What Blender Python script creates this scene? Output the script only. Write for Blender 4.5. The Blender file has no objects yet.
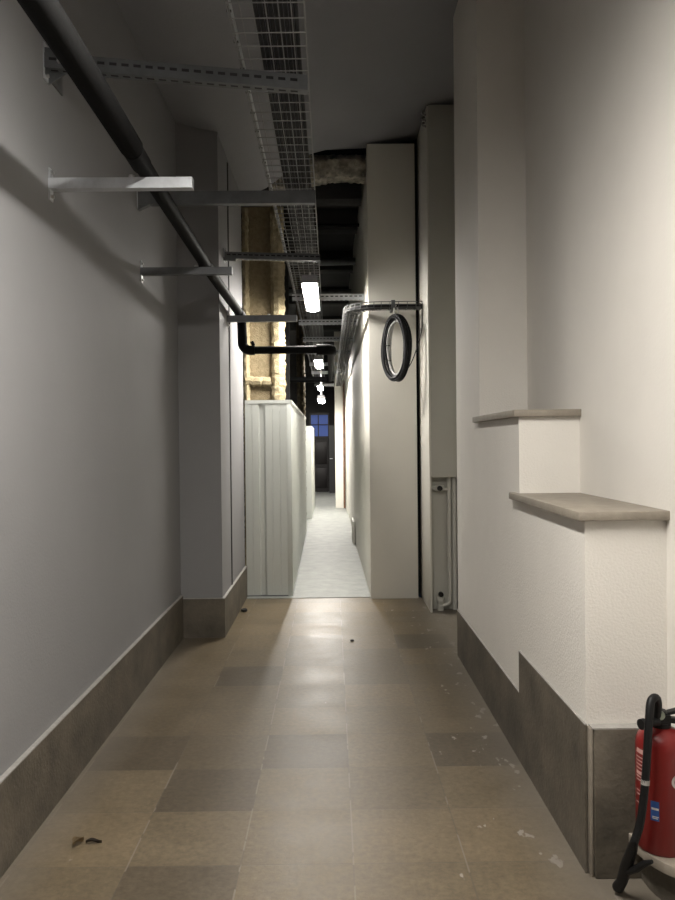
import bpy, bmesh, math, random
from mathutils import Vector, Matrix
random.seed(7)
S = bpy.context.scene
COL = S.collection
V = Vector

# ------------------------------------------------------------------ materials
def mat(name, col, rough=0.6, metal=0.0, bump=0.0, bscale=60.0, var=0.0, vscale=3.0, col2=None, spec=0.5, detail=4.0):
    m = bpy.data.materials.new(name); m.use_nodes = True
    nt = m.node_tree; b = nt.nodes['Principled BSDF']
    b.inputs['Base Color'].default_value = (*col, 1); b.inputs['Roughness'].default_value = rough
    b.inputs['Metallic'].default_value = metal; b.inputs['Specular IOR Level'].default_value = spec
    tc = nt.nodes.new('ShaderNodeTexCoord')
    if var or col2:
        n = nt.nodes.new('ShaderNodeTexNoise'); n.inputs['Scale'].default_value = vscale; n.inputs['Detail'].default_value = detail
        n.inputs['Roughness'].default_value = 0.65
        nt.links.new(tc.outputs['Object'], n.inputs['Vector'])
        r = nt.nodes.new('ShaderNodeValToRGB')
        c2 = col2 if col2 else tuple(c*(1-var) for c in col)
        r.color_ramp.elements[0].position = .32; r.color_ramp.elements[0].color = (*c2, 1)
        r.color_ramp.elements[1].position = .68; r.color_ramp.elements[1].color = (*col, 1)
        nt.links.new(n.outputs['Fac'], r.inputs['Fac']); nt.links.new(r.outputs['Color'], b.inputs['Base Color'])
    if bump:
        n2 = nt.nodes.new('ShaderNodeTexNoise'); n2.inputs['Scale'].default_value = bscale; n2.inputs['Detail'].default_value = 3
        nt.links.new(tc.outputs['Object'], n2.inputs['Vector'])
        bp = nt.nodes.new('ShaderNodeBump'); bp.inputs['Strength'].default_value = bump; bp.inputs['Distance'].default_value = .01
        nt.links.new(n2.outputs['Fac'], bp.inputs['Height']); nt.links.new(bp.outputs['Normal'], b.inputs['Normal'])
    return m

def emis(name, col, strength):
    m = bpy.data.materials.new(name); m.use_nodes = True
    b = m.node_tree.nodes['Principled BSDF']
    b.inputs['Base Color'].default_value = (*col, 1)
    b.inputs['Emission Color'].default_value = (*col, 1); b.inputs['Emission Strength'].default_value = strength
    return m

M = {}
M['white'] = mat('white_wall_paint', (.74,.71,.66), .75, bump=.08, bscale=90, var=.05, vscale=2)
M['orange_peel'] = mat('rough_white_render', (.76,.73,.68), .75, bump=.22, bscale=110, var=.05, vscale=2)
M['grey'] = mat('grey_wall_paint', (.262,.260,.266), .75, bump=.10, bscale=90, var=.06, vscale=1.5)
M['ceil'] = mat('ceiling_paint', (.27,.272,.29), .85, bump=.15, bscale=40, var=.06, vscale=2)
M['board'] = mat('painted_board', (.66,.64,.58), .6, bump=.08, bscale=60, var=.04, vscale=2)
M['casing'] = mat('casing_paint', (.50,.49,.44), .6, bump=.08, bscale=60, var=.05, vscale=3)
M['stone'] = mat('plinth_stone', (.150,.128,.098), .6, bump=.3, bscale=60, col2=(.068,.060,.047), vscale=5, detail=14)
M['lip'] = mat('plinth_lip_paint', (.36,.345,.32), .7, bump=.2, bscale=60, var=.2, vscale=20)
M['ledge'] = mat('ledge_stone', (.30,.265,.215), .55, bump=.15, bscale=70, col2=(.23,.20,.165), vscale=12, detail=8)
M['step'] = mat('step_stone', (.36,.31,.26), .55, bump=.15, bscale=60, col2=(.27,.235,.19), vscale=8, detail=8)
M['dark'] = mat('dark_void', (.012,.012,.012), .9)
M['far'] = mat('dark_concrete', (.032,.031,.030), .9, bump=.3, bscale=12, var=.3, vscale=3)  # near-black tone for unlit areas, on the back wall to lower bounce
M['galv'] = mat('galvanised_steel', (.62,.64,.67), .42, .55, bump=.05, bscale=120, var=.2, vscale=12)
M['galvd'] = mat('darker_galvanised_steel', (.20,.207,.215), .5, .7, var=.25, vscale=10)
M['slot'] = mat('slot_shadow', (.02,.02,.022), .8)
M['wire'] = mat('zinc_wire', (.30,.30,.30), .5, .6)
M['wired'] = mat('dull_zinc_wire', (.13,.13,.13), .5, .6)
M['rubber'] = mat('black_pipe_insulation', (.010,.010,.010), .8, spec=.02, bump=.15, bscale=30)
M['blackpipe'] = mat('black_pipe', (.008,.008,.008), .6, spec=.04)
M['cable'] = mat('black_cable', (.010,.010,.012), .55, spec=.3)
M['cableg'] = mat('pale_cable', (.42,.42,.41), .5)
M['flock'] = mat('sprayed_mineral_wool', (.36,.29,.18), .95, bump=1.0, bscale=70, col2=(.24,.19,.11), vscale=22, detail=8)
M['flockw'] = mat('pale_sprayed_mineral_wool', (.50,.42,.27), .95, bump=1.0, bscale=70, col2=(.33,.27,.16), vscale=22, detail=8)
M['flockd'] = mat('shaded_sprayed_wool', (.13,.10,.06), .95, bump=1.0, bscale=70, col2=(.06,.05,.03), vscale=22, detail=8)  # darkened copy of the wool, for the less lit second column
M['flockg'] = mat('grey_sprayed_wool', (.46,.42,.34), .95, bump=1.0, bscale=40, col2=(.10,.095,.085), vscale=9, detail=8)
M['locker'] = mat('white_lacquered_sheet', (.58,.60,.565), .42, bump=.02, bscale=10, var=.03, vscale=2)
M['lamp_body'] = mat('lamp_housing_plastic', (.30,.30,.31), .5)
M['lamp'] = emis('lamp_diffuser', (1.0,.955,.885), 56.0)
M['clip'] = mat('steel_clip', (.6,.6,.6), .3, .9)
M['red'] = mat('red_enamel', (.20,.013,.012), .35, var=.1, vscale=6)
M['blackpl'] = mat('black_plastic', (.007,.007,.0075), .5, spec=.3)
M['green'] = mat('pale_green_gauge', (.32,.36,.28), .4)
M['blue'] = mat('blue_sticker', (.03,.09,.30), .45)
M['sticker'] = mat('white_sticker', (.62,.60,.58), .5)
M['print'] = mat('faded_white_print', (.55,.33,.30), .5)
M['cream'] = mat('cream_pipe_paint', (.60,.59,.54), .4, var=.05, vscale=10)
M['brass'] = mat('brass_valve', (.45,.42,.36), .4, .3)
M['door'] = mat('dark_door_paint', (.009,.006,.006), .5)
M['doorg'] = mat('grey_door_paint', (.035,.035,.037), .5)
M['dusk'] = emis('dusk_window_glass', (.05,.10,.36), .11)
M['rust'] = mat('rusty_pipe', (.20,.10,.055), .7, col2=(.07,.04,.03), vscale=9)
M['leaf'] = mat('dry_leaf', (.30,.22,.12), .7, var=.4, vscale=60)
M['leafd'] = mat('dark_dry_leaf', (.03,.02,.012), .7)
M['dirt'] = mat('black_grit', (.015,.014,.013), .8)

def floor_mat():
    m = bpy.data.materials.new('worn_stone_tiles'); m.use_nodes = True
    nt = m.node_tree; N = nt.nodes.new; L = nt.links.new
    b = nt.nodes['Principled BSDF']; b.inputs['Specular IOR Level'].default_value = .24
    tc = N('ShaderNodeTexCoord')
    def math_(op, a, bb=None, cc=None, clamp=False):
        n = N('ShaderNodeMath'); n.operation = op; n.use_clamp = clamp
        for i, x in enumerate((a, bb, cc)):
            if x is None: continue
            if isinstance(x, (int, float)): n.inputs[i].default_value = x
            else: L(x, n.inputs[i])
        return n.outputs[0]
    sp = N('ShaderNodeSeparateXYZ'); L(tc.outputs['Object'], sp.inputs[0])
    u = math_('DIVIDE', math_('SUBTRACT', sp.outputs[0], .06), .402)
    v = math_('DIVIDE', math_('SUBTRACT', sp.outputs[1], 2.705), .403)
    fu = math_('FLOOR', u); fv = math_('FLOOR', v)
    cb = N('ShaderNodeCombineXYZ'); L(fu, cb.inputs[0]); L(fv, cb.inputs[1])
    wn = N('ShaderNodeTexWhiteNoise'); wn.noise_dimensions = '2D'; L(cb.outputs[0], wn.inputs['Vector'])
    ramp = N('ShaderNodeValToRGB'); r = ramp.color_ramp
    r.elements[0].position = 0; r.elements[0].color = (.112,.088,.058,1)
    r.elements[1].position = 1; r.elements[1].color = (.152,.117,.073,1)
    e = r.elements.new(.22); e.color = (.124,.097,.062,1)
    e = r.elements.new(.6); e.color = (.136,.106,.067,1)
    L(wn.outputs['Value'], ramp.inputs['Fac'])
    dk = None
    for a_, b_ in ((-3,2),(-2,1),(-2,5),(-1,2),(1,2),(1,7),(-2,-1)):
        h_ = math_('MULTIPLY', math_('COMPARE', fu, float(a_), .2), math_('COMPARE', fv, float(b_), .2))
        dk = h_ if dk is None else math_('ADD', dk, h_)
    dm = N('ShaderNodeMix'); dm.data_type = 'RGBA'; L(math_('MULTIPLY', dk, .85), dm.inputs[0]); L(ramp.outputs[0], dm.inputs[6]); dm.inputs[7].default_value = (.080,.063,.043,1)
    # clouding and fine grain
    n1 = N('ShaderNodeTexNoise'); n1.inputs['Scale'].default_value = 4; n1.inputs['Detail'].default_value = 12; n1.inputs['Roughness'].default_value = .78
    L(tc.outputs['Object'], n1.inputs['Vector'])
    mr = N('ShaderNodeMapRange'); mr.inputs[1].default_value = .25; mr.inputs[2].default_value = .75; mr.inputs[3].default_value = .74; mr.inputs[4].default_value = 1.3
    L(n1.outputs['Fac'], mr.inputs[0])
    mx = N('ShaderNodeMix'); mx.data_type = 'RGBA'; mx.blend_type = 'MULTIPLY'; mx.inputs[0].default_value = 1
    L(dm.outputs[2], mx.inputs[6]); L(mr.outputs[0], mx.inputs[7])
    n4 = N('ShaderNodeTexNoise'); n4.inputs['Scale'].default_value = 38; n4.inputs['Detail'].default_value = 8; n4.inputs['Roughness'].default_value = .75
    L(tc.outputs['Object'], n4.inputs['Vector'])
    g4 = N('ShaderNodeMapRange'); g4.inputs[1].default_value = .3; g4.inputs[2].default_value = .7; g4.inputs[3].default_value = .72; g4.inputs[4].default_value = 1.28
    L(n4.outputs['Fac'], g4.inputs[0])
    mg = N('ShaderNodeMix'); mg.data_type = 'RGBA'; mg.blend_type = 'MULTIPLY'; mg.inputs[0].default_value = 1
    L(mx.outputs[2], mg.inputs[6]); L(g4.outputs[0], mg.inputs[7])
    # grey dust near the walls and in the far half
    # joints: distance from the nearest tile edge
    def edge(t, f):
        fr = math_('SUBTRACT', t, f)
        return math_('MINIMUM', fr, math_('SUBTRACT', 1.0, fr))
    eu = edge(u, fu); ev = edge(v, fv)
    n2 = N('ShaderNodeTexNoise'); n2.inputs['Scale'].default_value = 3.2; n2.inputs['Detail'].default_value = 6
    L(tc.outputs['Object'], n2.inputs['Vector'])
    # long joints: pale, broken; cross joints: faint dark
    ju = math_('MULTIPLY', math_('LESS_THAN', eu, .0075), math_('GREATER_THAN', n2.outputs['Fac'], .50))
    jud = math_('LESS_THAN', eu, .007)
    jv = math_('LESS_THAN', ev, .008)
    mx2 = N('ShaderNodeMix'); mx2.data_type = 'RGBA'
    L(math_('MULTIPLY', math_('MAXIMUM', jud, jv), .4), mx2.inputs[0]); L(mg.outputs[2], mx2.inputs[6]); mx2.inputs[7].default_value = (.085,.072,.057,1)
    mx3 = N('ShaderNodeMix'); mx3.data_type = 'RGBA'
    L(math_('MULTIPLY', ju, .28), mx3.inputs[0]); L(mx2.outputs[2], mx3.inputs[6]); mx3.inputs[7].default_value = (.36,.32,.27,1)
    # pale paint flecks, mostly along the right-hand wall
    n3 = N('ShaderNodeTexNoise'); n3.inputs['Scale'].default_value = 13; n3.inputs['Detail'].default_value = 3; n3.inputs['Roughness'].default_value = .6
    mp = N('ShaderNodeMapping'); mp.inputs['Scale'].default_value = (1,.55,1); L(tc.outputs['Object'], mp.inputs[0]); L(mp.outputs[0], n3.inputs['Vector'])
    near = N('ShaderNodeMapRange'); near.inputs[1].default_value = .2; near.inputs[2].default_value = .86; near.inputs[3].default_value = .74; near.inputs[4].default_value = .60
    L(sp.outputs[0], near.inputs[0])
    fl = math_('MULTIPLY', math_('SUBTRACT', n3.outputs['Fac'], near.outputs[0]), 30, clamp=True)
    mx4 = N('ShaderNodeMix'); mx4.data_type = 'RGBA'
    L(math_('MULTIPLY', fl, .65), mx4.inputs[0]); L(mx3.outputs[2], mx4.inputs[6]); mx4.inputs[7].default_value = (.42,.39,.35,1)
    # dusty pale border by the skirtings
    ax = math_('ABSOLUTE', math_('ADD', sp.outputs[0], .16))
    bd = N('ShaderNodeMapRange'); bd.inputs[1].default_value = .80; bd.inputs[2].default_value = 1.04; bd.inputs[3].default_value = 0; bd.inputs[4].default_value = .75
    L(math_('ADD', ax, math_('MULTIPLY', math_('SUBTRACT', n1.outputs['Fac'], .5), .25)), bd.inputs[0])
    mx5 = N('ShaderNodeMix'); mx5.data_type = 'RGBA'
    L(bd.outputs[0], mx5.inputs[0]); L(mx4.outputs[2], mx5.inputs[6]); mx5.inputs[7].default_value = (.17,.152,.128,1)
    L(mx5.outputs[2], b.inputs['Base Color'])
    rr = N('ShaderNodeMapRange'); rr.inputs[1].default_value = .3; rr.inputs[2].default_value = .7; rr.inputs[3].default_value = .30; rr.inputs[4].default_value = .46
    L(n1.outputs['Fac'], rr.inputs[0]); L(rr.outputs[0], b.inputs['Roughness'])
    bp = N('ShaderNodeBump'); bp.inputs['Strength'].default_value = .3; bp.inputs['Distance'].default_value = .004
    hh = math_('SUBTRACT', math_('ADD', n1.outputs['Fac'], math_('MULTIPLY', n4.outputs['Fac'], .6)), math_('MULTIPLY', math_('MAXIMUM', jud, jv), .25))
    L(hh, bp.inputs['Height']); L(bp.outputs['Normal'], b.inputs['Normal'])
    return m
M['tiles'] = floor_mat()
M['screed'] = mat('pale_screed', (.27,.278,.262), .55, bump=.2, bscale=14, col2=(.19,.197,.187), vscale=6, spec=.3, detail=8)

# ------------------------------------------------------------------ mesh helpers
class MB:
    def __init__(s): s.bm = bmesh.new()
    def box(s, x0, x1, y0, y1, z0, z1, bev=0):
        vs = [s.bm.verts.new(p) for p in ((x0,y0,z0),(x1,y0,z0),(x1,y1,z0),(x0,y1,z0),(x0,y0,z1),(x1,y0,z1),(x1,y1,z1),(x0,y1,z1))]
        fs = [s.bm.faces.new([vs[i] for i in f]) for f in ((0,3,2,1),(4,5,6,7),(0,1,5,4),(1,2,6,5),(2,3,7,6),(3,0,4,7))]
        if bev:
            es = list({e for f in fs for e in f.edges})
            bmesh.ops.bevel(s.bm, geom=es, offset=bev, segments=2, affect='EDGES', profile=.5)
        return s
    def obox(s, c, ax, ay, az):        # oriented box: centre and three half-axis vectors
        c = V(c); ax, ay, az = V(ax), V(ay), V(az)
        vs = [s.bm.verts.new(c+i*ax+j*ay+k*az) for k in (-1,1) for i, j in ((-1,-1),(1,-1),(1,1),(-1,1))]
        for f in ((0,3,2,1),(4,5,6,7),(0,1,5,4),(1,2,6,5),(2,3,7,6),(3,0,4,7)): s.bm.faces.new([vs[i] for i in f])
        return s
    def tube(s, pts, r, n=10, caps=True, closed=False):
        pts = [V(p) for p in pts]; k = len(pts); rs = r if isinstance(r, (list, tuple)) else [r]*k
        rings = []; prev = None
        for i, p in enumerate(pts):
            if closed: t = pts[(i+1) % k]-pts[i-1]
            else: t = pts[min(i+1, k-1)]-pts[max(i-1, 0)]
            t.normalize()
            if prev is None:
                a = V((0,0,1)) if abs(t.z) < .9 else V((0,1,0))
                u = t.cross(a).normalized()
            else:
                u = (prev-t*prev.dot(t)).normalized()
            prev = u; w = t.cross(u)
            rings.append([s.bm.verts.new(p+rs[i]*(math.cos(2*math.pi*j/n)*u+math.sin(2*math.pi*j/n)*w)) for j in range(n)])
        for i in range(k if closed else k-1):
            a, b = rings[i], rings[(i+1) % k]
            for j in range(n): s.bm.faces.new((a[j], a[(j+1) % n], b[(j+1) % n], b[j]))
        if caps and not closed: s.bm.faces.new(rings[0][::-1]); s.bm.faces.new(rings[-1])
        return s
    def prism(s, poly, axis, a, b):    # polygon extruded along an axis: 'x' poly=(y,z), 'y' poly=(x,z), 'z' poly=(x,y)
        def P(p, t): return (t,p[0],p[1]) if axis == 'x' else ((p[0],t,p[1]) if axis == 'y' else (p[0],p[1],t))
        A = [s.bm.verts.new(P(p,a)) for p in poly]; B = [s.bm.verts.new(P(p,b)) for p in poly]
        n = len(poly)
        s.bm.faces.new(A); s.bm.faces.new(B[::-1])
        for i in range(n): s.bm.faces.new((A[i], B[i], B[(i+1) % n], A[(i+1) % n]))
        return s
    def lathe(s, prof, c=(0,0,0), n=40):
        rings = []
        for r, z in prof:
            if r < 1e-5: rings.append([s.bm.verts.new((c[0],c[1],c[2]+z))])
            else: rings.append([s.bm.verts.new((c[0]+r*math.cos(2*math.pi*j/n), c[1]+r*math.sin(2*math.pi*j/n), c[2]+z)) for j in range(n)])
        for a, b in zip(rings, rings[1:]):
            for j in range(n):
                k = (j+1) % n
                if len(a) == 1 and len(b) == 1: continue
                if len(a) == 1: s.bm.faces.new((a[0], b[k], b[j]))
                elif len(b) == 1: s.bm.faces.new((a[j], a[k], b[0]))
                else: s.bm.faces.new((a[j], a[k], b[k], b[j]))
        return s
    def sheet(s, poly, axis, a, b, th=0.0012):   # open folded profile with real thickness
        n = len(poly); out = []
        nor = []
        for i in range(n):
            d = (poly[min(i+1,n-1)][0]-poly[max(i-1,0)][0], poly[min(i+1,n-1)][1]-poly[max(i-1,0)][1])
            l = math.hypot(*d) or 1; nor.append((-d[1]/l*th, d[0]/l*th))
        full = list(poly)+[(poly[i][0]+nor[i][0], poly[i][1]+nor[i][1]) for i in range(n-1,-1,-1)]
        return s.prism(full, axis, a, b)
    def build(s, name, m, parent=None, origin=None, smooth=True):
        bmesh.ops.recalc_face_normals(s.bm, faces=s.bm.faces[:])
        if origin is not None: bmesh.ops.translate(s.bm, vec=-V(origin), verts=s.bm.verts[:])
        me = bpy.data.meshes.new(name); s.bm.to_mesh(me); s.bm.free()
        for mm in (m if isinstance(m, (list, tuple)) else [m]): me.materials.append(mm)
        if smooth:
            for p in me.polygons: p.use_smooth = True
            me.set_sharp_from_angle(angle=math.radians(35))
        o = bpy.data.objects.new(name, me); COL.objects.link(o)
        if parent: o.parent = parent
        elif origin is not None: o.location = origin
        return o

def root(name, label, cat, loc=(0,0,0), group=None):
    o = bpy.data.objects.new(name, None); COL.objects.link(o); o.location = loc
    o.empty_display_size = .1
    return tag(o, label, cat, group)
def tag(o, label, cat, group=None):
    o['label'] = label; o['category'] = cat
    if group: o['group'] = group
    return o
def struct(mb, name, m, parent=None):
    o = mb.build(name, m, parent); o['kind'] = 'structure'; return o
def copy_tree(o, parent=None):
    c = o.copy(); COL.objects.link(c)
    if parent: c.parent = parent
    for ch in list(o.children): copy_tree(ch, c)
    return c
def arc(c, r, a0, a1, n, f):           # n+1 points of an arc mapped by f(u, v)
    return [f(c[0]+r*math.cos(a0+(a1-a0)*i/n), c[1]+r*math.sin(a0+(a1-a0)*i/n)) for i in range(n+1)]

# ------------------------------------------------------------------ the setting
XL, XP, XB, XR = -1.185, -.863, .869, 1.152      # left wall, left pillar side, stepped block side, right wall
YB = -9.0                                      # wall behind the camera
ZT = 4.75
struct(MB().box(-1.4, 2.0, YB-.2, 7.36, -.15, 0), 'floor', M['tiles'])
struct(MB().box(-1.9, .82, 7.36, 23.4, -.15, .004), 'floor.001', M['screed'])
# ceiling: flat by the left wall, a cove, then flat and slightly rising
prof = [(-1.30,3.98),(-1.185,3.975),(-1.0,3.925),(-.863,3.90),(-.74,3.92),(-.62,3.975),(-.5,4.06),(-.38,4.16),(-.27,4.25),(-.16,4.31),(-.04,4.34),(.36,4.355),(.86,4.44),(1.3,4.50)]
struct(MB().prism(prof+[(1.3,4.85),(-1.30,4.85)], 'y', YB-.1, 7.46), 'ceiling', M['ceil'])
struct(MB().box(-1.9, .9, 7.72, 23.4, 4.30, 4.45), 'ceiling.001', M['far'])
struct(MB().box(XL-.2, XL, YB, 7.45, 0, 4.15), 'wall_left', M['grey'])
struct(MB().box(XL, XP, 5.92, 7.45, 0, 4.0), 'wall_left.001', M['grey'])
struct(MB().box(XP-.001, XP+.006, 6.45, 6.49, .30, 3.86), 'trim_1', M['slot'])
struct(MB().box(XL-.2, XR+.2, YB-.2, YB, 0, ZT), 'wall_back', M['far'])  # coloured dark and set far back so little light bounces from it
struct(MB().box(XR, XR+.25, YB, 5.34, 0, ZT), 'wall_right', M['white'])
# stepped block: side in one plane, three heights
blk = MB().prism([(2.635,0),(5.34,0),(5.34,4.7),(4.50,4.7),(4.50,1.609),(3.555,1.609),(3.555,1.221),(2.635,1.221)], 'x', XB, XR+.01)
struct(blk, 'wall_right.001', M['orange_peel'])
# wall behind the pipe niche, right of the white partition
struct(MB().box(1.16, 1.36, 5.3, 7.5, 0, ZT), 'wall_right.002', M['casing'])
struct(MB().box(.35, 1.36, 7.47, 7.6, 4.30, ZT).box(.80, 1.36, 7.47, 7.6, 0, 4.30), 'wall_front', M['dark'])  # dark sheet added behind the gaps, standing for the shade in them
# white partition front and the corridor side behind it
struct(MB().prism([(.356,7.30),(.808,7.30),(.808,7.44),(.50,7.44),(.47,11.85),(.47,12.0),(.46,17.4),(.60,17.4),(.60,17.6),(.062,17.6),(.062,17.4),(.30,17.4),(.335,12.0),(.335,11.85),(.322,11.85)], 'z', 0, 4.335), 'wall_right.003', M['board'])
struct(MB().box(.08, .20, 17.6, 23.2, 0, 4.3), 'wall_right.004', M['board'])
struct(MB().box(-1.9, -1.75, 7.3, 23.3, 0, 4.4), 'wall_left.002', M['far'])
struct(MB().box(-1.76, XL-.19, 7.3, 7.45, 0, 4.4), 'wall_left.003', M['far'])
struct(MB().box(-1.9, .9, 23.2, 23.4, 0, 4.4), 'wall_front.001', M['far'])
# plinths
def plinth(name, mb, lip):
    o = struct(mb, name, M['stone']); l = lip.build('top_lip', M['lip'], o); l['label'] = 'pale painted top edge'
plinth('baseboard_left', MB().box(XL, XL+.02, YB, 5.90, 0, .325), MB().box(XL, XL+.021, YB, 5.90, .325, .331))
plinth('baseboard_left.001', MB().box(XL, XP+.02, 5.90, 5.92, 0, .300), MB().box(XL, XP+.021, 5.899, 5.92, .300, .305))
plinth('baseboard_left.002', MB().box(XP, XP+.02, 5.92, 7.45, 0, .300), MB().box(XP, XP+.021, 5.92, 7.45, .300, .305))
plinth('baseboard_right', MB().box(XB-.008, XB, 3.56, 5.34, 0, .318), MB().box(XB-.0085, XB, 3.56, 5.34, .318, .322))
plinth('baseboard_right.001', MB().box(XB-.008, XB, 2.625, 3.56, 0, .514), MB().box(XB-.0085, XB, 2.625, 3.56, .514, .518))
plinth('baseboard_right.002', MB().box(XB+.014, XR, 2.588, 2.635, 0, .512, .004), MB().box(XB+.008, XR, 2.590, 2.635, .512, .516))
struct(MB().box(XB+.002, XB+.013, 2.600, 2.635, 0, .511, .003), 'trim_2', M['ledge'])

# end of the corridor: dark door under a dusk-blue transom, grey leaf beside it
d1 = struct(MB().box(-.64, -.13, 23.12, 23.2, .004, 1.62), 'door_1', M['door'])
MB().box(-.60, -.17, 23.105, 23.12, .12, .72, .01).build('lower_panel', M['door'], d1)
MB().box(-.60, -.17, 23.105, 23.12, .85, 1.5, .01).build('upper_panel', M['door'], d1)
w1 = struct(MB().box(-.70,-.64,23.08,23.2,1.62,2.40).box(-.13,-.09,23.08,23.2,1.62,2.40).box(-.64,-.13,23.08,23.2,1.62,1.69)
            .box(-.64,-.13,23.08,23.2,2.33,2.40).box(-.64,-.13,23.10,23.2,2.02,2.05).box(-.435,-.405,23.10,23.2,1.69,2.33), 'window_1', M['door'])
for a, b in ((-.64,-.435),(-.405,-.13)):
    for c, d in ((1.69,2.02),(2.05,2.33)):
        MB().box(a, b, 23.15, 23.165, c, d).build('pane', M['dusk'], w1)
d2 = struct(MB().box(-.10, .07, 22.6, 22.64, .004, 2.0), 'door_2', M['doorg'])
MB().tube([(-.07,22.56,1.02),(-.07,22.6,1.02)], .012, 8).tube([(-.075,22.56,1.02),(.0,22.56,1.02)], .009, 8).build('handle', M['galv'], d2)

# ------------------------------------------------------------------ stone ledges on the block
def slab(name, poly, z0, z1, m, label, cat):
    mb = MB().prism(poly, 'z', z0, z1)
    bmesh.ops.bevel(mb.bm, geom=mb.bm.edges[:], offset=.004, segments=2, affect='EDGES', profile=.5)
    o = mb.build(name, m, origin=(poly[0][0], poly[0][1], z0)); return tag(o, label, cat)
slab('stone_ledge', [(.838,2.605),(1.160,2.605),(1.160,2.72),(XR,2.72),(XR,3.555),(XB,3.555),(XB,3.64),(.838,3.64)], 1.2215, 1.254, M['ledge'],
     'lower and larger stone ledge capping the white block above the fire extinguisher', 'ledge')
slab('stone_ledge', [(.840,3.528),(1.158,3.528),(1.158,3.6),(XR,3.6),(XR,4.50),(XB,4.50),(XB,4.58),(.840,4.58)], 1.6095, 1.643, M['ledge'],
     'upper stone ledge, smaller in view, on the white block where the wall steps back', 'ledge')

# ------------------------------------------------------------------ step with the extinguisher
pts = [(XR,2.588),(.995,2.588),(.996,2.52),(1.003,2.47),(1.016,2.43),(1.036,2.395),(1.063,2.365),(1.10,2.345),(XR,2.335)]
st = root('stone_step', 'low stone corner step with rounded nosing under the red fire extinguisher', 'step', (1.07,2.46,0))
mb = MB().prism([(x-1.07, y-2.46) for x, y in pts], 'z', .125, .16)
bmesh.ops.bevel(mb.bm, geom=mb.bm.edges[:], offset=.004, segments=2, affect='EDGES', profile=.5)
mb.build('tread', M['step'], st)
pin = [(XR,2.588),(1.04,2.588),(1.041,2.53),(1.048,2.49),(1.062,2.455),(1.082,2.43),(1.11,2.41),(XR,2.40)]
MB().prism([(x-1.07, y-2.46) for x, y in pin], 'z', 0, .125).build('riser', M['stone'], st)

# fire extinguisher
EX, EY, EZ, ER = 1.069, 2.497, .1605, .0785
ext = root('fire_extinguisher', 'red fire extinguisher with black hose standing on the low stone step', 'fire extinguisher', (EX,EY,EZ))
MB().lathe([(0,.004),(.060,.004),(.066,0),(.072,.0),(ER,.012),(ER,.335),(.0765,.352),(.069,.370),(.055,.385),(.036,.395),(.026,.399),(0,.399)], n=48).build('cylinder', M['red'], ext)
vb = MB().lathe([(0,.392),(.030,.392),(.032,.398),(.032,.412),(.025,.416),(.025,.445),(.018,.450),(0,.450)], n=24)
vb.obox((0,-.005,.424), (.022,0,0), (0,.024,0), (0,0,.016))
valve = vb.build('valve_head', M['blackpl'], ext)
MB().tube([(-.02,-.03,.423),(-.074,-.05,.423)], .013, 14).tube([(-.074,-.05,.423),(-.088,-.055,.423)], [.018,.017], 14).build('knob', M['blackpl'], valve)
MB().obox((.045,-.006,.418), (.035,0,-.004), (0,.013,0), (0,0,.008)).obox((.074,-.006,.411), (.006,0,0), (0,.013,0), (0,0,.014)).build('carry_handle', M['blackpl'], ext)
MB().obox((.035,-.006,.446), (.045,0,.010), (0,.012,0), (0,0,.005)).build('squeeze_lever', M['blackpl'], ext)
MB().tube([(-.014,-.024,.443),(-.014,-.037,.443)], .014, 16).build('pressure_gauge', M['green'], valve)
hp = [(1.047,2.478,.575),(1.046,2.465,.618),(1.043,2.455,.645),(1.036,2.445,.664),(1.024,2.436,.672),(1.012,2.429,.667),(1.004,2.422,.652),(.999,2.415,.630),(.994,2.409,.60),(.989,2.404,.55),(.983,2.400,.48),(.976,2.397,.41),(.967,2.394,.34),(.955,2.391,.28),(.938,2.388,.235)]
def smooth(ps, k=4):
    ps = [V(p) for p in ps]; out = []
    for i in range(len(ps)-1):
        a, b, c, d = ps[max(i-1,0)], ps[i], ps[i+1], ps[min(i+2,len(ps)-1)]
        for j in range(k):
            t = j/k
            out.append(.5*((2*b)+(c-a)*t+(2*a-5*b+4*c-d)*t*t+(3*b-a-3*c+d)*t**3))
    return out+[ps[-1]]
O = V((EX,EY,EZ))
hose = MB().tube([p-O for p in smooth(hp)], .0128, 14).build('hose', M['blackpl'], ext)
MB().tube([V(p)-O for p in ((.978,2.398,.425),(.9763,2.397,.410))], .0133, 14).build('hose_tape', M['lip'], hose)
# spray pistol hanging down to the floor beside the step
nz = MB().tube([V(p)-O for p in ((.938,2.388,.238),(.936,2.40,.205),(.930,2.435,.13),(.928,2.47,.06),(.927,2.50,.024))], [.012,.016,.019,.017,.019], 14)
noz = nz.build('nozzle', M['blackpl'], ext)
MB().tube([V(p)-O for p in ((.932,2.43,.118),(.950,2.40,.142),(.966,2.375,.172),(.978,2.352,.190))], [.013,.012,.010,.006], 10).build('trigger', M['blackpl'], noz)
def decal(name, m, a0, a1, z0, z1, n=10, r=ER+.0007):
    mb = MB(); A = []; B = []
    for i in range(n+1):
        a = math.radians(a0+(a1-a0)*i/n)
        A.append(mb.bm.verts.new((r*math.sin(a), -r*math.cos(a), z0))); B.append(mb.bm.verts.new((r*math.sin(a), -r*math.cos(a), z1)))
    for i in range(n): mb.bm.faces.new((A[i],A[i+1],B[i+1],B[i]))
    return mb
lab = decal('instruction_label', None, -92, -52, .245, .256).build('instruction_label', M['print'], ext)
for z, w in ((.315,-60),(.300,-55),(.288,-58),(.276,-54),(.264,-57),(.236,-60),(.225,-66),(.19,-68),(.178,-72),(.15,-74)):
    decal('x', None, -92, w, z, z+.0042).build('text_line', M['print'], lab)
decal('x', None, -88, -52, .318, .330).build('text_line', M['print'], lab)
bl = decal('blue_label', None, -46, -27, .115, .178).build('blue_label', M['blue'], ext); bl['label'] = 'blue label with white marks'
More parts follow.
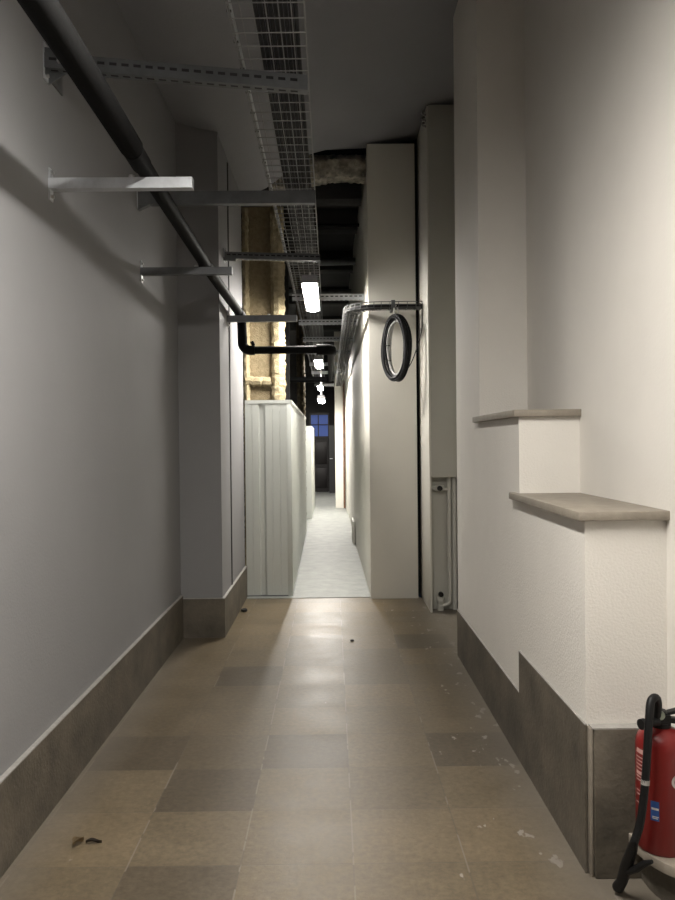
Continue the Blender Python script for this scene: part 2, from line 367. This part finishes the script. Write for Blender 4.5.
decal('x', None, -44, -28, .150, .157, r=ER+.0012).build('label_mark', M['sticker'], bl)
decal('x', None, -42, -30, .122, .125, r=ER+.0012).build('label_mark', M['sticker'], bl)
decal('x', None, -42, -28, .127, .130, r=ER+.0012).build('label_mark', M['sticker'], bl)
mb = MB(); cv = []
for i in range(24):
    a = 2*math.pi*i/24; ph = math.radians(18)+.024*math.cos(a)/ER; cv.append(mb.bm.verts.new(((ER+.0008)*math.sin(ph), -(ER+.0008)*math.cos(ph), .245+.024*math.sin(a))))
mb.bm.faces.new(cv); rs = mb.build('round_sticker', M['sticker'], ext); rs['label'] = 'round white sticker'
mb = MB(); cv = []
for i in range(24):
    a = 2*math.pi*i/24; ph = math.radians(18)+.015*math.cos(a)/ER; cv.append(mb.bm.verts.new(((ER+.0014)*math.sin(ph), -(ER+.0014)*math.cos(ph), .245+.015*math.sin(a))))
mb.bm.faces.new(cv); mb.build('sticker_centre', M['red'], rs)

# ------------------------------------------------------------------ strip lamps under the cable tray
def make_lamp(loc, label, hang=.168):
    r = root('strip_lamp', label, 'lamp', loc, 'strip lamps under the cable tray')
    # body axis along y, 1.4 m, underside at z=0
    top = [(-.071,.026),(-.076,.046),(-.064,.098),(.064,.098),(.076,.046),(.071,.026),(.0675,.026),(.0675,.058),(-.0675,.058),(-.0675,.026)]
    mb = MB().prism(top, 'y', -.71, .71)
    for s_ in (-1, 1): mb.box(-.0675, .0675, s_*.71-.006, s_*.71+.006, .026, .096)
    mb.build('housing', M['lamp_body'], r)
    mb = MB(); q = [(.067*math.cos(a), .056-.050*math.sin(a)**.55) for a in [math.pi*i/12 for i in range(13)]]
    A = []
    for y, k in ((-.70,0),(-.70,.55),(-.68,.9),(-.65,1),(.65,1),(.68,.9),(.70,.55),(.70,0)):
        A.append([mb.bm.verts.new((x*(.9+.1*k), y, .056-(.056-z)*max(k,.02))) for x, z in q])
    for a_, b_ in zip(A, A[1:]):
        for j in range(12): mb.bm.faces.new((a_[j],a_[j+1],b_[j+1],b_[j]))
    mb.build('diffuser', M['lamp'], r)
    for y in (-.5, .5):
        MB().box(-.010, .010, y-.012, y+.012, .098, hang).build('hanger', M['clip'], r)
        for s in (-1, 1):
            MB().obox((s*.076, y, .056), (.004,0,0), (0,.014,0), (0,0,.016)).build('clip', M['clip'], r)
    return r
lamp0 = make_lamp((-.18, 1.60, 2.885), 'strip lamp nearest the viewer, under the tray just above the top of the picture')
for loc, lb in (((-.19, 7.50, 2.885), 'large glowing strip lamp hanging under the tray at the corridor mouth'),
                ((-.228, 13.8, 2.885), 'second glowing strip lamp down the corridor, above the black pipe elbow'),
                ((-.30, 19.9, 2.885), 'third and smaller glowing strip lamp far down the corridor')):
    l = copy_tree(lamp0); l.location = loc; l['label'] = lb
make_lamp((-.22, 15.95, 2.34), 'low-hung glowing strip lamp far down the corridor, just above the blue transom', .71)

# ------------------------------------------------------------------ main wire cable tray
TZ = 3.068
def tray_wires(x0, x1, y0, y1, z, hgt, step, nl, r, ns=5):
    mb = MB()
    drift = lambda y: -.004*(y-3)
    for i in range(nl):
        x = x0+(x1-x0)*i/(nl-1); mb.tube([(x+drift(y0),y0,z),(x+drift(y1),y1,z)], r, ns)
    for x in (x0, x1):
        for h in (.5*hgt, hgt): mb.tube([(x+drift(y0),y0,z+h),(x+drift(y1),y1,z+h)], r*1.1, ns)
    y = y0+.03
    while y < y1:
        d = drift(y)
        mb.tube([(x0+d,y,z+hgt),(x0+d,y,z-2*r),(x1+d,y,z-2*r),(x1+d,y,z+hgt)], r, ns); y += step
    return mb
tray = root('cable_tray', 'long galvanised wire mesh cable tray running under the ceiling along the left', 'cable tray', (-.235,3,TZ))
tray_wires(-.142, .135, -5.5, 8.8, 0, .06, .1, 7, .0026).build('wire_mesh', M['wire'], tray)
tray_wires(-.135-.023, .135-.023, 8.83, 17.0, 0, .06, .2, 5, .003, 4).build('far_wire_mesh', M['wire'], tray)
MB().tube([(-.140+.034,-5.5,.048),(-.140-.023,8.8,.048)], .0075, 6).build('side_rail', M['galv'], tray)
tie = MB()
for i in range(44):
    y = -.8+i*.22; tie.obox((-.134-.004*(y), y, .045), (.009,0,0), (0,.004,0), (0,0,.010))
tie.build('cable_tie', M['cable'], tray)['kind'] = 'stuff'
# cables lying in it
for i in range(9):
    x = -.262+i*.0182; rr = random.Random(i)
    ph = .4; y0 = -2.5
    P = [(x-.004*(y-3)*.9+.0035*math.sin(ph+y*1.3), y, TZ+.0030+.0092+.003*abs(math.sin(y*2+ph))) for y in [y0+.4*k for k in range(48)]]
    o = MB().tube(P, .0088, 7).build('cable', M['cable'], origin=P[0])
    tag(o, 'black cable lying in the long mesh tray among others alike', 'cable', 'black cables in the long mesh tray')

# ------------------------------------------------------------------ slotted support rails
def rail(name, x0, x1, y, z0, z1, hh, dd, m, label, group, plate, slots=True, slot_p=.05, wall=-1, cat='bracket'):
    """channel from the wall at x0 to the free end x1; z0/z1 heights of its centre line at each end"""
    L = x1-x0; n = abs(L)
    r = root(name, label, cat, (x0, y, z0), group)
    sl = (z1-z0)/L; sg = 1 if L > 0 else -1
    mb = MB()
    def piece(yc, ty, zc, tz): mb.obox((L/2, yc, zc+sl*L/2), (L/2,0,sl*L/2), (0,ty,0), (0,0,tz))
    t = .0016
    piece(-dd/2, t, 0, hh/2)                       # face towards the viewer
    piece(0, dd/2, hh/2-t, t); piece(0, dd/2, -hh/2+t, t)
    piece(dd/2, t, hh/2-.006, .006); piece(dd/2, t, -hh/2+.006, .006)
    nf = len(mb.bm.faces)
    if slots:
        k = int(n/slot_p)
        for i in range(k):
            x = sg*(.04+i*slot_p)
            mb.obox((x, -dd/2-t-.0003, sl*x+hh*.10), (.015,0,sl*.015), (0,.0006,0), (0,0,hh*.095))
            mb.obox((x, 0, sl*x-hh/2-.0004), (.015,0,sl*.015), (0,.006,0), (0,0,.0006))
        mb.bm.faces.ensure_lookup_table()
        for f_ in mb.bm.faces[nf:]: f_.material_index = 1
    mb.build('rail', [m, M['slot']], r)
    if plate:
        p = MB(); ph, pw = plate
        p.box(0 if sg > 0 else -.006, .006 if sg > 0 else 0, -pw/2, pw/2, -ph/2, ph/2, .001)
        p.build('wall_plate', M['galv'], r)
        for s_ in (-1, 1):
            MB().tube([(sg*.006, 0, s_*ph*.38), (sg*.016, 0, s_*ph*.38)], .008, 6).build('bolt', M['clip'], r)
    return r
g1 = 'tray rails fixed to the left wall'
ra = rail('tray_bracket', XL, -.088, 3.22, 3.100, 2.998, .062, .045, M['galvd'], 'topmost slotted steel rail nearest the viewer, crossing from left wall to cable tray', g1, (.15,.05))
MB().box(0,.007,-.02,.19,-.055,.03,.001).build('base_plate', M['galvd'], ra)
MB().prism([(.007,-.025),(.007,-.085),(.09,-.034)], 'y', .018, .024).build('gusset', M['galvd'], ra)
MB().tube([(.07,-.026,-.010),(.07,-.034,-.010)], .010, 6).build('bolt', M['clip'], ra)
MB().obox((.03,.0,.04), (.026,0,-.004), (0,.02,0), (0,0,.010)).build('upper_clamp', M['galvd'], ra)
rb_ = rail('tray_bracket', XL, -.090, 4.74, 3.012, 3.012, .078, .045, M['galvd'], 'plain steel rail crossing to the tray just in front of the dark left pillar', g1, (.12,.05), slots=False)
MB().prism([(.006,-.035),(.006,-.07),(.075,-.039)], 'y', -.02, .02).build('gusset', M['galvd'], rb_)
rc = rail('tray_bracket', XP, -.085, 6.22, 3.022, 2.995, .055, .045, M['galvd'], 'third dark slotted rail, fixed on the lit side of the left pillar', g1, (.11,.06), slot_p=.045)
MB().obox((.05,-.03,-.036), (.05,0,-.004), (0,.004,0), (0,0,.014)).build('gusset', M['galvd'], rc)
far_lab = ['first rail of the narrow corridor, right behind the big lit lamp', 'second slotted rail of the narrow corridor, behind the big lamp',
           'third corridor rail counted from the big lamp', 'fourth corridor rail counted from the big lamp', 'fifth corridor rail counted from the big lamp',
           'sixth corridor rail counted from the big lamp', 'seventh corridor rail counted from the big lamp', 'farthest corridor rail, close to the blue window']
for i, y in enumerate((8.05, 9.72, 11.3, 12.9, 14.9, 16.7, 18.5, 20.3)):
    xr = .353-.0036*(y-7.3) if y < 17 else .06
    rail('corridor_rail', xr, -.40-.004*(y-7), y, 3.024, 3.024, .062, .045, M['galv'], 'pale steel '+far_lab[i], 'rails across the narrow corridor', (.10,.05), slots=i < 4, wall=1, cat='bracket')

# brackets carrying the black pipe
for i, (x0, x1, y, z, lb) in enumerate(((XL, -.583, 3.26, 2.603, 'bright short steel bracket nearest the viewer carrying the black pipe'),
                                 (XL, -.617, 4.80, 2.578, 'middle short steel bracket carrying the black pipe, above the dark pillar foot'),
                                 (XP, -.287, 6.38, 2.535, 'farthest short steel bracket under the black pipe, on the pillar side'))):
    r = rail('pipe_bracket', x0, x1, y, z, z, .045 if i < 2 else .052, .042, M['galv'] if i == 0 else M['galvd'], lb, 'short brackets under the black pipe', (.135,.042), slots=False)  # farther brackets get darker steel, their dimmer light put into the colour
    MB().box(x1-x0-.001, x1-x0+.003, -.021, .021, -.0235, .0235).build('end_cap', M['galv'], r)
    MB().tube([(.345,-.0,.022),(.345,0,.038)], .012, 6).build('clamp_nut', M['clip'], r)

# ------------------------------------------------------------------ black pipe
pipe = root('black_pipe', 'black insulated pipe on short brackets along the left wall, turning at the corridor mouth', 'pipe', (-.77, 3, 2.65))
PO = V((-.77,3,2.65))
def P_(ps): return [V(p)-PO for p in ps]
MB().tube(P_([(-.758,-4.4,2.675),(-.758,1.5,2.672),(-.768,2.4,2.672),(-.778,3.02,2.668)]), .046, 20).build('insulation_sleeve', M['rubber'], pipe)
MB().tube(P_([(-.778,2.98,2.668),(-.782,3.30,2.664),(-.80,4.80,2.648),(-.803,5.0,2.645)]), .037, 18).build('pipe_run', M['blackpipe'], pipe)
MB().tube(P_([(-.780,3.04,2.667),(-.783,3.20,2.665)]), .042, 18).build('joint_sleeve', M['blackpipe'], pipe)
MB().tube(P_([(-.803,4.9,2.646),(-.806,5.05,2.645)]), .042, 18).build('joint_sleeve', M['blackpipe'], pipe)
MB().tube(P_([(-.803,5.0,2.645),(-.795,5.6,2.630),(-.775,6.45,2.600)]), .036, 18).build('pipe_run', M['blackpipe'], pipe)
dn = [(-.775,6.42,2.601),(-.772,6.54,2.594)]+[(-.770,6.54+.06*math.sin(a),2.534+.06*math.cos(a)) for a in [math.pi/2*i/6 for i in range(1,7)]]
dn += [(-.766,6.60,2.40)]
MB().tube(P_(dn), .041, 16).build('elbow', M['blackpipe'], pipe)
cn = [(-.766,6.60,2.42),(-.765,6.60,2.365)]+[(-.765+.065-.065*math.cos(a),6.60,2.365-.065*math.sin(a)) for a in [math.pi/2*i/6 for i in range(1,7)]]+[(-.66,6.60,2.300)]
MB().tube(P_(cn), .041, 16).build('elbow', M['blackpipe'], pipe)
MB().tube(P_([(-.69,6.60,2.352),(-.665,6.60,2.365)]), [.022,.020], 12).build('drain_stub', M['blackpipe'], pipe)
MB().tube(P_([(-.70,6.60,2.300),(-.10,6.60,2.300)]), .033, 18).build('pipe_run', M['blackpipe'], pipe)
el = [(-.13,6.60,2.30),(-.07,6.60,2.30)]+[(-.07+.07*math.sin(a),6.67-.07*math.cos(a),2.30) for a in [math.pi/2*i/6 for i in range(1,7)]]+[(0,6.80,2.30)]
MB().tube(P_(el), .046, 16).build('elbow', M['blackpipe'], pipe)
MB().tube(P_([(0,6.78,2.30),(-.010,9.60,2.30),(-.018,9.67,2.30),(-.04,9.71,2.30),(-.08,9.72,2.30),(-.9,9.72,2.30)]), .034, 16).build('pipe_run', M['blackpipe'], pipe)

# ------------------------------------------------------------------ metal storage partitions
def ribbed(x0, x1, ribs, depth):
    """front profile in plan (x, y): flat with trapezoid grooves and thin seams, y grows inward"""
    p = [(x0,0)]
    for kind, a, b in ribs:
        if kind == 'g': p += [(a,0),(a+.012,depth),(b-.02,depth),(b,0)]
        else: p += [(a,0),(a+.002,.004),(b-.002,.004),(b,0)]
    return p+[(x1,0)]
mp = root('metal_partition', 'white ribbed metal storage partition at the left of the corridor mouth', 'partition', (-.85,7.46,0))
f = ribbed(0, .405, [('s',.062,.069),('g',.132,.200),('s',.262,.268),('s',.333,.340)], .022)
MB().prism(f+[(.405,.03),(0,.03)], 'z', .012, 1.89).build('front_panel', M['locker'], mp)
side = []; y = .045
pr = [(.448,.045)]
k = 0
while y < 5.0:
    xx = .448-.0072*(y-.0)
    pr += [(xx, y+.17), (xx-.018, y+.185), (xx-.018, y+.225), (xx, y+.24)]; y += .25
pr += [(.448-.036,5.2),(.448-.07,5.2),(.41,.045)]
MB().prism(pr, 'z', .012, 1.89).build('side_panel', M['locker'], mp)
MB().box(.405,.452,-.004,.05,0,1.90,.003).build('corner_trim', M['locker'], mp)
MB().prism([(0,-.006),(.456,-.006),(.456-.036,5.2),(.36,5.2),(.40,.04),(0,.04)], 'z', 1.885, 1.918).build('top_rail', M['locker'], mp)
MB().prism([(0,-.003),(.452,-.003),(.453-.036,5.2),(.37,5.2),(.41,.04),(0,.04)], 'z', 0, .014).build('bottom_track', M['galvd'], mp)
for z in (.50,.93,1.42):
    MB().lathe([(.006,0),(.005,.003),(0,.004)], n=10).build('screw', M['galv'], mp).matrix_local = Matrix.Translation((.343,-.0005,z)) @ Matrix.Rotation(math.pi/2,4,'X')
    for_z = z
# second unit, farther and standing slightly proud
mp2 = root('metal_partition', 'farther white storage partition standing slightly proud behind the first one', 'partition', (-.565,15.0,0))
MB().prism(ribbed(0,.15,[('s',.06,.066)],.01)+[(.15,.02),(0,.02)], 'z', .005, 1.80).build('front_panel', M['locker'], mp2)
MB().prism([(.15,.0),(.15,1.0),(.13,1.01),(.13,1.06),(.15,1.07),(.145,3.0),(.10,3.0),(.10,.02)], 'z', .005, 1.80).build('side_panel', M['locker'], mp2)
MB().prism([(0,-.004),(.154,-.004),(.15,3.0),(.0,3.0)], 'z', 1.80, 1.825).build('top_rail', M['locker'], mp2)

# ------------------------------------------------------------------ fireproofed steel columns behind the partition
def flock_edge(mb, x, y, z0, z1, w, d, seed, amp=.006, step=.022):
    """lumpy sprayed edge: a rounded strip with a rough outline"""
    rr = random.Random(seed); n = int((z1-z0)/step); prev = None; K = 9
    for i in range(n+1):
        z = z0+(z1-z0)*i/n; ring = []
        for j in range(K):
            a = 2*math.pi*j/K; q = 1+rr.uniform(-amp, amp)/w*2
            ring.append(mb.bm.verts.new((x+w*.5*q*math.cos(a), y+d*.5*q*math.sin(a), z+rr.uniform(-.006,.006))))
        if prev:
            for j in range(K): mb.bm.faces.new((prev[j],prev[(j+1)%K],ring[(j+1)%K],ring[j]))
        prev = ring
    return mb
def column(x0, x1, y, wl, wr, label, seed, z1=4.28, m1='flock', m2='flockw'):
    r = root('steel_column', label, 'column', ((x0+x1)/2, y, 0), 'sprayed columns behind the partition')
    cx = (x0+x1)/2; h = (x1-x0)/2
    MB().box(-h+wl*.4, h-wr*.4, -.01, .03, 0, z1).build('web', M[m1], r)
    flock_edge(MB(), -h+wl/2, -.03, 0, z1, wl, .12, seed).build('flange', M[m2], r)
    flock_edge(MB(), h-wr/2, -.05, 0, z1, wr, .16, seed+1, amp=.009).build('flange', M[m2], r)
    return r
c1 = column(-.955, -.497, 8.3, .075, .15, 'nearest beige sprayed column rising behind the white metal partition', 3)
mbg = MB(); rr = random.Random(5)
P = [(-.20+.03*i+rr.uniform(-.006,.006), -.05+rr.uniform(-.01,.01), 2.165+rr.uniform(-.012,.012)) for i in range(10)]
mbg.tube(P, [.05+rr.uniform(-.008,.008) for _ in P], 9).build('sprayed_lump', M['flockw'], c1)
column(-.595, -.45, 13.0, .06, .07, 'second narrower brown sprayed column, seen right of a dark gap', 11, 4.28, 'flockd', 'flockd')
# dark flat standing for the deep shade behind the columns
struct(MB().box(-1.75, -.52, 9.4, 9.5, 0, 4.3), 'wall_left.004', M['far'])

# sprayed lintel beam over the corridor mouth
bmv = MB(); rr = random.Random(9); rows = []
NX, NZ = 44, 10
for k in range(NZ+1):
    row = []
    for i in range(NX+1):
        x = -.60+(.352+.60)*i/NX; t = k/NZ
        top = 4.345; bot = 4.075+.03*math.sin((x+.2)*5)-.05*max(0,(.05-x))*1.6+rr.uniform(-.008,.008)
        z = top+(bot-top)*t
        yy = 7.50-.05*math.sin(t*math.pi)+(.10 if t < .35 else 0)*1.0+rr.uniform(-.014,.014)
        row.append(bmv.bm.verts.new((x, yy, z)))
    rows.append(row)
back = [[bmv.bm.verts.new((v.co.x, 7.70, v.co.z)) for v in (rows[0] if q == 0 else rows[-1])] for q in (0,1)]
for a, b in zip(rows, rows[1:]):
    for i in range(NX): bmv.bm.faces.new((a[i],a[i+1],b[i+1],b[i]))
for i in range(NX):
    bmv.bm.faces.new((rows[-1][i],rows[-1][i+1],back[1][i+1],back[1][i])); bmv.bm.faces.new((back[0][i],back[0][i+1],rows[0][i+1],rows[0][i]))
    bmv.bm.faces.new((back[1][i],back[1][i+1],back[0][i+1],back[0][i]))
for q in (0,NX):
    bmv.bm.faces.new([rows[k][q] for k in range(NZ+1)]+[back[1][q],back[0][q]])
bo = bmv.build('lintel_beam', M['flockg'], origin=(-.1,7.5,4.2)); tag(bo, 'ragged grey sprayed beam over the mouth of the corridor below the ceiling', 'beam')
# ceiling beams and ducts of the dark corridor
for i, (y, z0, d) in enumerate(((7.95,4.02,.25),(9.2,4.05,.2),(11.2,4.02,.25),(13.8,4.0,.3),(17.0,4.0,.3))):
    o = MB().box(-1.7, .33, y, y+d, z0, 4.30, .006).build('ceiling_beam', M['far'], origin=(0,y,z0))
    tag(o, 'dark concrete beam across the unlit corridor ceiling beyond the sprayed lintel', 'beam', 'dark beams over the corridor')
for i, (y, z, r_) in enumerate(((8.7,3.96,.02),(10.2,3.9,.05),(12.4,3.92,.05))):
    o = MB().tube([(-1.6,y,z+.03),(-.2,y,z),(.33,y+.1,z+.03)], r_, 12).build('overhead_duct', M['galvd'] if i else M['blackpipe'], origin=(0,y,z))
    tag(o, ('thin dark pipe crossing high under the corridor ceiling','dull round duct crossing high over the big lit lamp','farther dull round duct crossing the dark corridor ceiling')[i], 'pipe')

# ------------------------------------------------------------------ boxed pipe casing and the niche under it
cs = root('pipe_casing', 'tall boxed pipe casing between white partition and right wall, open at its foot', 'casing', (.846,6.68,0))
MB().box(.018,.310,0,.022,1.185,4.43,.002).build('front_board', M['casing'], cs)
MB().box(0,.018,.0,.76,.0,4.42,.002).build('side_board', M['board'], cs)
MB().box(.022,.302,.022,.20,1.185,1.20).build('bottom_board', M['casing'], cs)
MB().box(.022,.225,.15,.17,0,1.20).build('back_board', M['casing'], cs)
mbx = MB(); rr = random.Random(2)
for k in range(3):
    mbx.tube(smooth([(.002,.12,4.42-.05*k),(-.022,.07,4.40-.05*k),(-.030,.02,4.36-.05*k),(-.006,.0,4.34-.05*k)]), .009, 7)
fo = mbx.build('sealing_foam', M['lip'], cs); fo['label'] = 'pale curled bits of foam at the ceiling'
# heating pipes in the niche
hp1 = root('heating_pipe', 'cream painted pipe with two valves in the niche below the casing', 'pipe', (1.030,6.77,0))
HO = V((1.030,6.77,0))
lo = [(1.030,6.77,1.184),(1.030,6.77,.14)]+[(1.030-.055+.055*math.cos(a),6.77,.10-.055*math.sin(a)) for a in [math.pi/2*i/6 for i in range(1,7)]]+[(.955,6.77,.045)]
MB().tube([V(p)-HO for p in lo], .018, 14).build('riser_pipe', M['cream'], hp1)
MB().tube([V(p)-HO for p in ((1.030,6.77,1.075),(.94,6.77,1.075))], .015, 12).build('branch_pipe', M['cream'], hp1)
v1 = MB().tube([V(p)-HO for p in ((.985,6.77,1.085),(.975,6.77,1.085),(.915,6.77,1.085),(.905,6.77,1.085),(.885,6.77,1.090),(.878,6.77,1.090))], [.022,.030,.030,.022,.017,.012], 14).build('valve', M['cream'], hp1)
MB().tube([V(p)-HO for p in ((.942,6.745,1.085),(.942,6.71,1.085))], .023, 16).build('valve_cap', M['blackpl'], v1)
v2 = MB().tube([V(p)-HO for p in ((.945,6.77,.0),(.945,6.77,.045),(.945,6.77,.05),(.945,6.77,.085),(.945,6.77,.09),(.945,6.77,.12),(.945,6.77,.13))], [.028,.032,.025,.032,.036,.036,.024], 14).build('valve', M['cream'], hp1)
MB().tube([V(p)-HO for p in ((.945,6.75,.148),(.945,6.715,.148))], .022, 16).tube([V(p)-HO for p in ((.945,6.77,.12),(.945,6.75,.15))], .014, 8).build('valve_cap', M['blackpl'], v2)
o = MB().tube([(1.079,6.80,1.184),(1.079,6.80,.0)], .022, 14).build('heating_pipe', M['cream'], origin=(1.079,6.80,0))
tag(o, 'plain straight cream pipe at the back right of the niche, without valves', 'pipe')
o = MB().tube([(1.127,6.78,1.184),(1.127,6.78,.0)], .012, 12).build('heating_pipe', M['galvd'], origin=(1.127,6.78,0))
tag(o, 'thin grey pipe in the darkest corner of the niche, beside the right wall', 'pipe')

# ------------------------------------------------------------------ right-hand cable tray, its curve, the coil
rt = root('cable_tray', 'smaller wire tray on the right of the corridor, curving across the white partition front', 'cable tray', (.12,7.1,2.735))
TO = V((.12,7.1,2.735))
def path(off, z):      # tray centre line: along the corridor then a quarter turn to the right along the partition
    pts = [(.20+off-.004*(y-7.3), y, z) for y in (17.0, 12.0, 9.0, 7.5)]
    R = .26-off; c = (.46, 7.36)
    pts += [(c[0]-R*math.cos(a), c[1]-R*math.sin(a), z) for a in [math.pi/2*i/8 for i in range(0,9)]]
    pts += [(.835, 7.36-R, z+.0)]
    return pts
mb = MB()
for off in (-.075,-.025,.025,.075): mb.tube([V(p)-TO for p in path(off, 2.735)], .0035, 5)
for off in (-.078,.078):
    for z in (2.76,2.785): mb.tube([V(p)-TO for p in path(off, z)], .0038, 5)
A, B = path(-.078, 0), path(.078, 0)
def lerp_path(Pt):
    out = []
    for a, b in zip(Pt, Pt[1:]):
        k = max(1, int((V(b)-V(a)).length/.1)); out += [V(a).lerp(V(b), j/k) for j in range(k)]
    return out+[V(Pt[-1])]
k_ = max(1,0)
for y in [7.45+.1*i for i in range(60)]:
    d = -.004*(y-7.3)
    mb.tube([V((.122+d,y,2.785))-TO, V((.122+d,y,2.732))-TO, V((.278+d,y,2.732))-TO, V((.278+d,y,2.785))-TO], .0033, 5)
for a, b in list(zip(A, B))[4:]:
    mb.tube([V((a[0],a[1],2.785))-TO, V((a[0],a[1],2.732))-TO, V((b[0],b[1],2.732))-TO, V((b[0],b[1],2.785))-TO], .0033, 5)
for x in (.54,.62,.70,.78,.835):
    mb.tube([V((x,7.36-.338,2.785))-TO, V((x,7.36-.338,2.732))-TO, V((x,7.36-.182,2.732))-TO, V((x,7.36-.182,2.785))-TO], .0033, 5)
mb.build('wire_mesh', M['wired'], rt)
mbk = MB().obox(V((.57,7.02,2.762))-TO, (.018,0,0), (0,.012,0), (0,0,.036)).obox(V((.57,7.16,2.74))-TO, (.012,0,0), (0,.14,0), (0,0,.012))
mbk.build('wall_clamp', M['galvd'], rt)
for i, (off, rr_) in enumerate(((-.055,.012),(-.028,.011),(.0,.012),(.03,.010))):
    o = MB().tube(path(off, 2.735+.0035+rr_), rr_, 7).build('cable', M['cable'], origin=path(off, 2.735)[0])
    tag(o, 'black cable lying in the smaller right tray and round its curve', 'cable', 'black cables in the right tray')

CC = V((.598, 7.02, 2.36)); ANG = math.radians(60)
coil = root('cable_coil', 'tied oval coil of black and grey cable hanging in front of the white partition', 'cable coil', CC)
ux, uy = math.cos(ANG), -math.sin(ANG)*.86
rr = random.Random(4)
strands = [(0,0),(.019,.004),(-.016,.008),(.004,.020),(.020,-.016),(-.010,-.018),(-.027,-.006),(.027,.020),(-.020,.024),(.006,-.034),(.026,-.032)]
for i, (dr, dn_) in enumerate(strands):
    n = 56; P = []
    for j in range(n):
        a = 2*math.pi*j/n; ra = .168+dr+.004*math.sin(3*a+i); rb = .275+dr+.004*math.cos(2*a+i*2)
        s, t = ra*math.cos(a), rb*math.sin(a)
        w = dn_+.004*math.sin(2*a+i)
        P.append((s*ux+w*.87, s*uy+w*.5, t))
    o = MB().tube(P, .0098, 8, closed=True).build('cable_turn', M['cable'] if i not in (2,6,8) else M['cableg'], coil)
    if i in (2,6,8): o['label'] = 'pale grey turn of cable'
for a in (.15, 3.0, 3.6, 1.5):
    s, t = .168*math.cos(a), .275*math.sin(a)
    P = []
    rd = V((ux*math.cos(a), uy*math.cos(a), math.sin(a))).normalized(); nn = V((.87,.5,0))
    for j in range(12):
        b = 2*math.pi*j/12; P.append(V((s*ux,s*uy,t))+rd*.036*math.cos(b)+nn*.030*math.sin(b))
    MB().tube(P, .003, 6, closed=True).build('cable_tie', M['blackpl'], coil)
MB().tube(smooth([(-.005,0,.29),(-.02,-.005,.33),(-.015,0,.372),(.0,0,.392)]), .008, 8).tube(smooth([(.01,.01,.285),(.02,.005,.33),(.005,.0,.372)]), .007, 8).build('hanging_strap', M['cableg'], coil)
Pc = smooth([(.815,7.02,2.768),(.834,7.03,2.74),(.837,7.04,2.65),(.832,7.05,2.52),(.79,7.05,2.37),(.73,7.03,2.22),(.65,6.98,2.11),(.60,6.93,2.085)])
tag(MB().tube(Pc, .0045, 7).build('loose_cable', M['cable'], origin=Pc[0]), 'thin loose black cable drooping from the curved tray end to the coil', 'cable')

# far rusty pipe and a plank leaning on the corridor wall
o = MB().tube([(.262,17.34,.004),(.268,17.34,2.9)], .022, 10).build('rusty_pipe', M['rust']); tag(o, 'rusty brown vertical pipe at the far right end of the corridor', 'pipe')
o = MB().box(.285,.318,11.2,11.84,.004,.33,.004).build('board', M['casing'], origin=(.30,11.5,.004)); tag(o, 'short grey board standing against the right corridor wall at floor level', 'board')

# ------------------------------------------------------------------ litter on the tiles
def leaf(x, y, L, W, rz, m, label, curl):
    mb = MB(); g = []
    for i in range(9):
        t = i/8; w = W*math.sin(math.pi*min(.98, max(.03, t**.8)))
        row = [mb.bm.verts.new(((t-.5)*L, s*w, .004+curl*(abs(s)**2)+.5*curl*math.sin(t*5))) for s in (-1,-.5,0,.5,1)]
        g.append(row)
    for a, b in zip(g, g[1:]):
        for j in range(4): mb.bm.faces.new((a[j],a[j+1],b[j+1],b[j]))
    ex = bmesh.ops.solidify(mb.bm, geom=mb.bm.faces[:], thickness=.0012)
    mn = min(v.co.z for v in mb.bm.verts)
    for v in mb.bm.verts: v.co.z += .0006-mn
    o = mb.build('dry_leaf', m); o.location = (x,y,0); o.rotation_euler.z = rz; tag(o, label, 'leaf'); return o
leaf(-.968,2.86,.062,.015,1.2,M['leaf'],'pale curled dry leaf on the left floor tiles near the plinth',.016)
leaf(-.912,2.865,.058,.009,.2,M['leafd'],'dark shrivelled dry leaf right of the pale curled one',.010)
for x, y, s, lb in ((-1.0,6.8,.035,'black crumpled scrap on the floor by the left pillar plinth'),(.133,5.75,.016,'tiny black crumb in the middle of the tiled floor')):
    mb = MB(); bmesh.ops.create_icosphere(mb.bm, subdivisions=2, radius=s); r2 = random.Random(int(s*1000))
    for v in mb.bm.verts: v.co *= r2.uniform(.7,1.15); v.co.z = v.co.z*.45
    mn = min(v.co.z for v in mb.bm.verts)
    for v in mb.bm.verts: v.co.z -= mn
    o = mb.build('scrap', M['dirt']); o.location = (max(x,-.80),y,.0); tag(o, lb, 'litter')

# ------------------------------------------------------------------ light, camera, view
w = bpy.data.worlds.new('World'); S.world = w; w.use_nodes = True
w.node_tree.nodes['Background'].inputs[0].default_value = (.02,.025,.04,1); w.node_tree.nodes['Background'].inputs[1].default_value = .1
cam = bpy.data.cameras.new('camera'); co = bpy.data.objects.new('camera', cam); COL.objects.link(co)
yaw, pitch, roll = .006589, -.010093, -.010047
fw = V((math.sin(yaw)*math.cos(pitch), math.cos(yaw)*math.cos(pitch), math.sin(pitch)))
r = V((math.cos(yaw), -math.sin(yaw), 0)); u = r.cross(fw)
r2 = math.cos(roll)*r+math.sin(roll)*u; u2 = -math.sin(roll)*r+math.cos(roll)*u
co.matrix_world = Matrix(((r2.x,u2.x,-fw.x,0),(r2.y,u2.y,-fw.y,0),(r2.z,u2.z,-fw.z,1.5),(0,0,0,1)))
cam.sensor_fit = 'VERTICAL'; cam.sensor_height = 36; cam.lens = 764.7/900*36; cam.clip_start = .05; cam.clip_end = 100
S.camera = co
S.view_settings.view_transform = 'Standard'; S.view_settings.look = 'None'; S.view_settings.gamma = 1
S.view_settings.use_curve_mapping = False; S.view_settings.exposure = 1.62
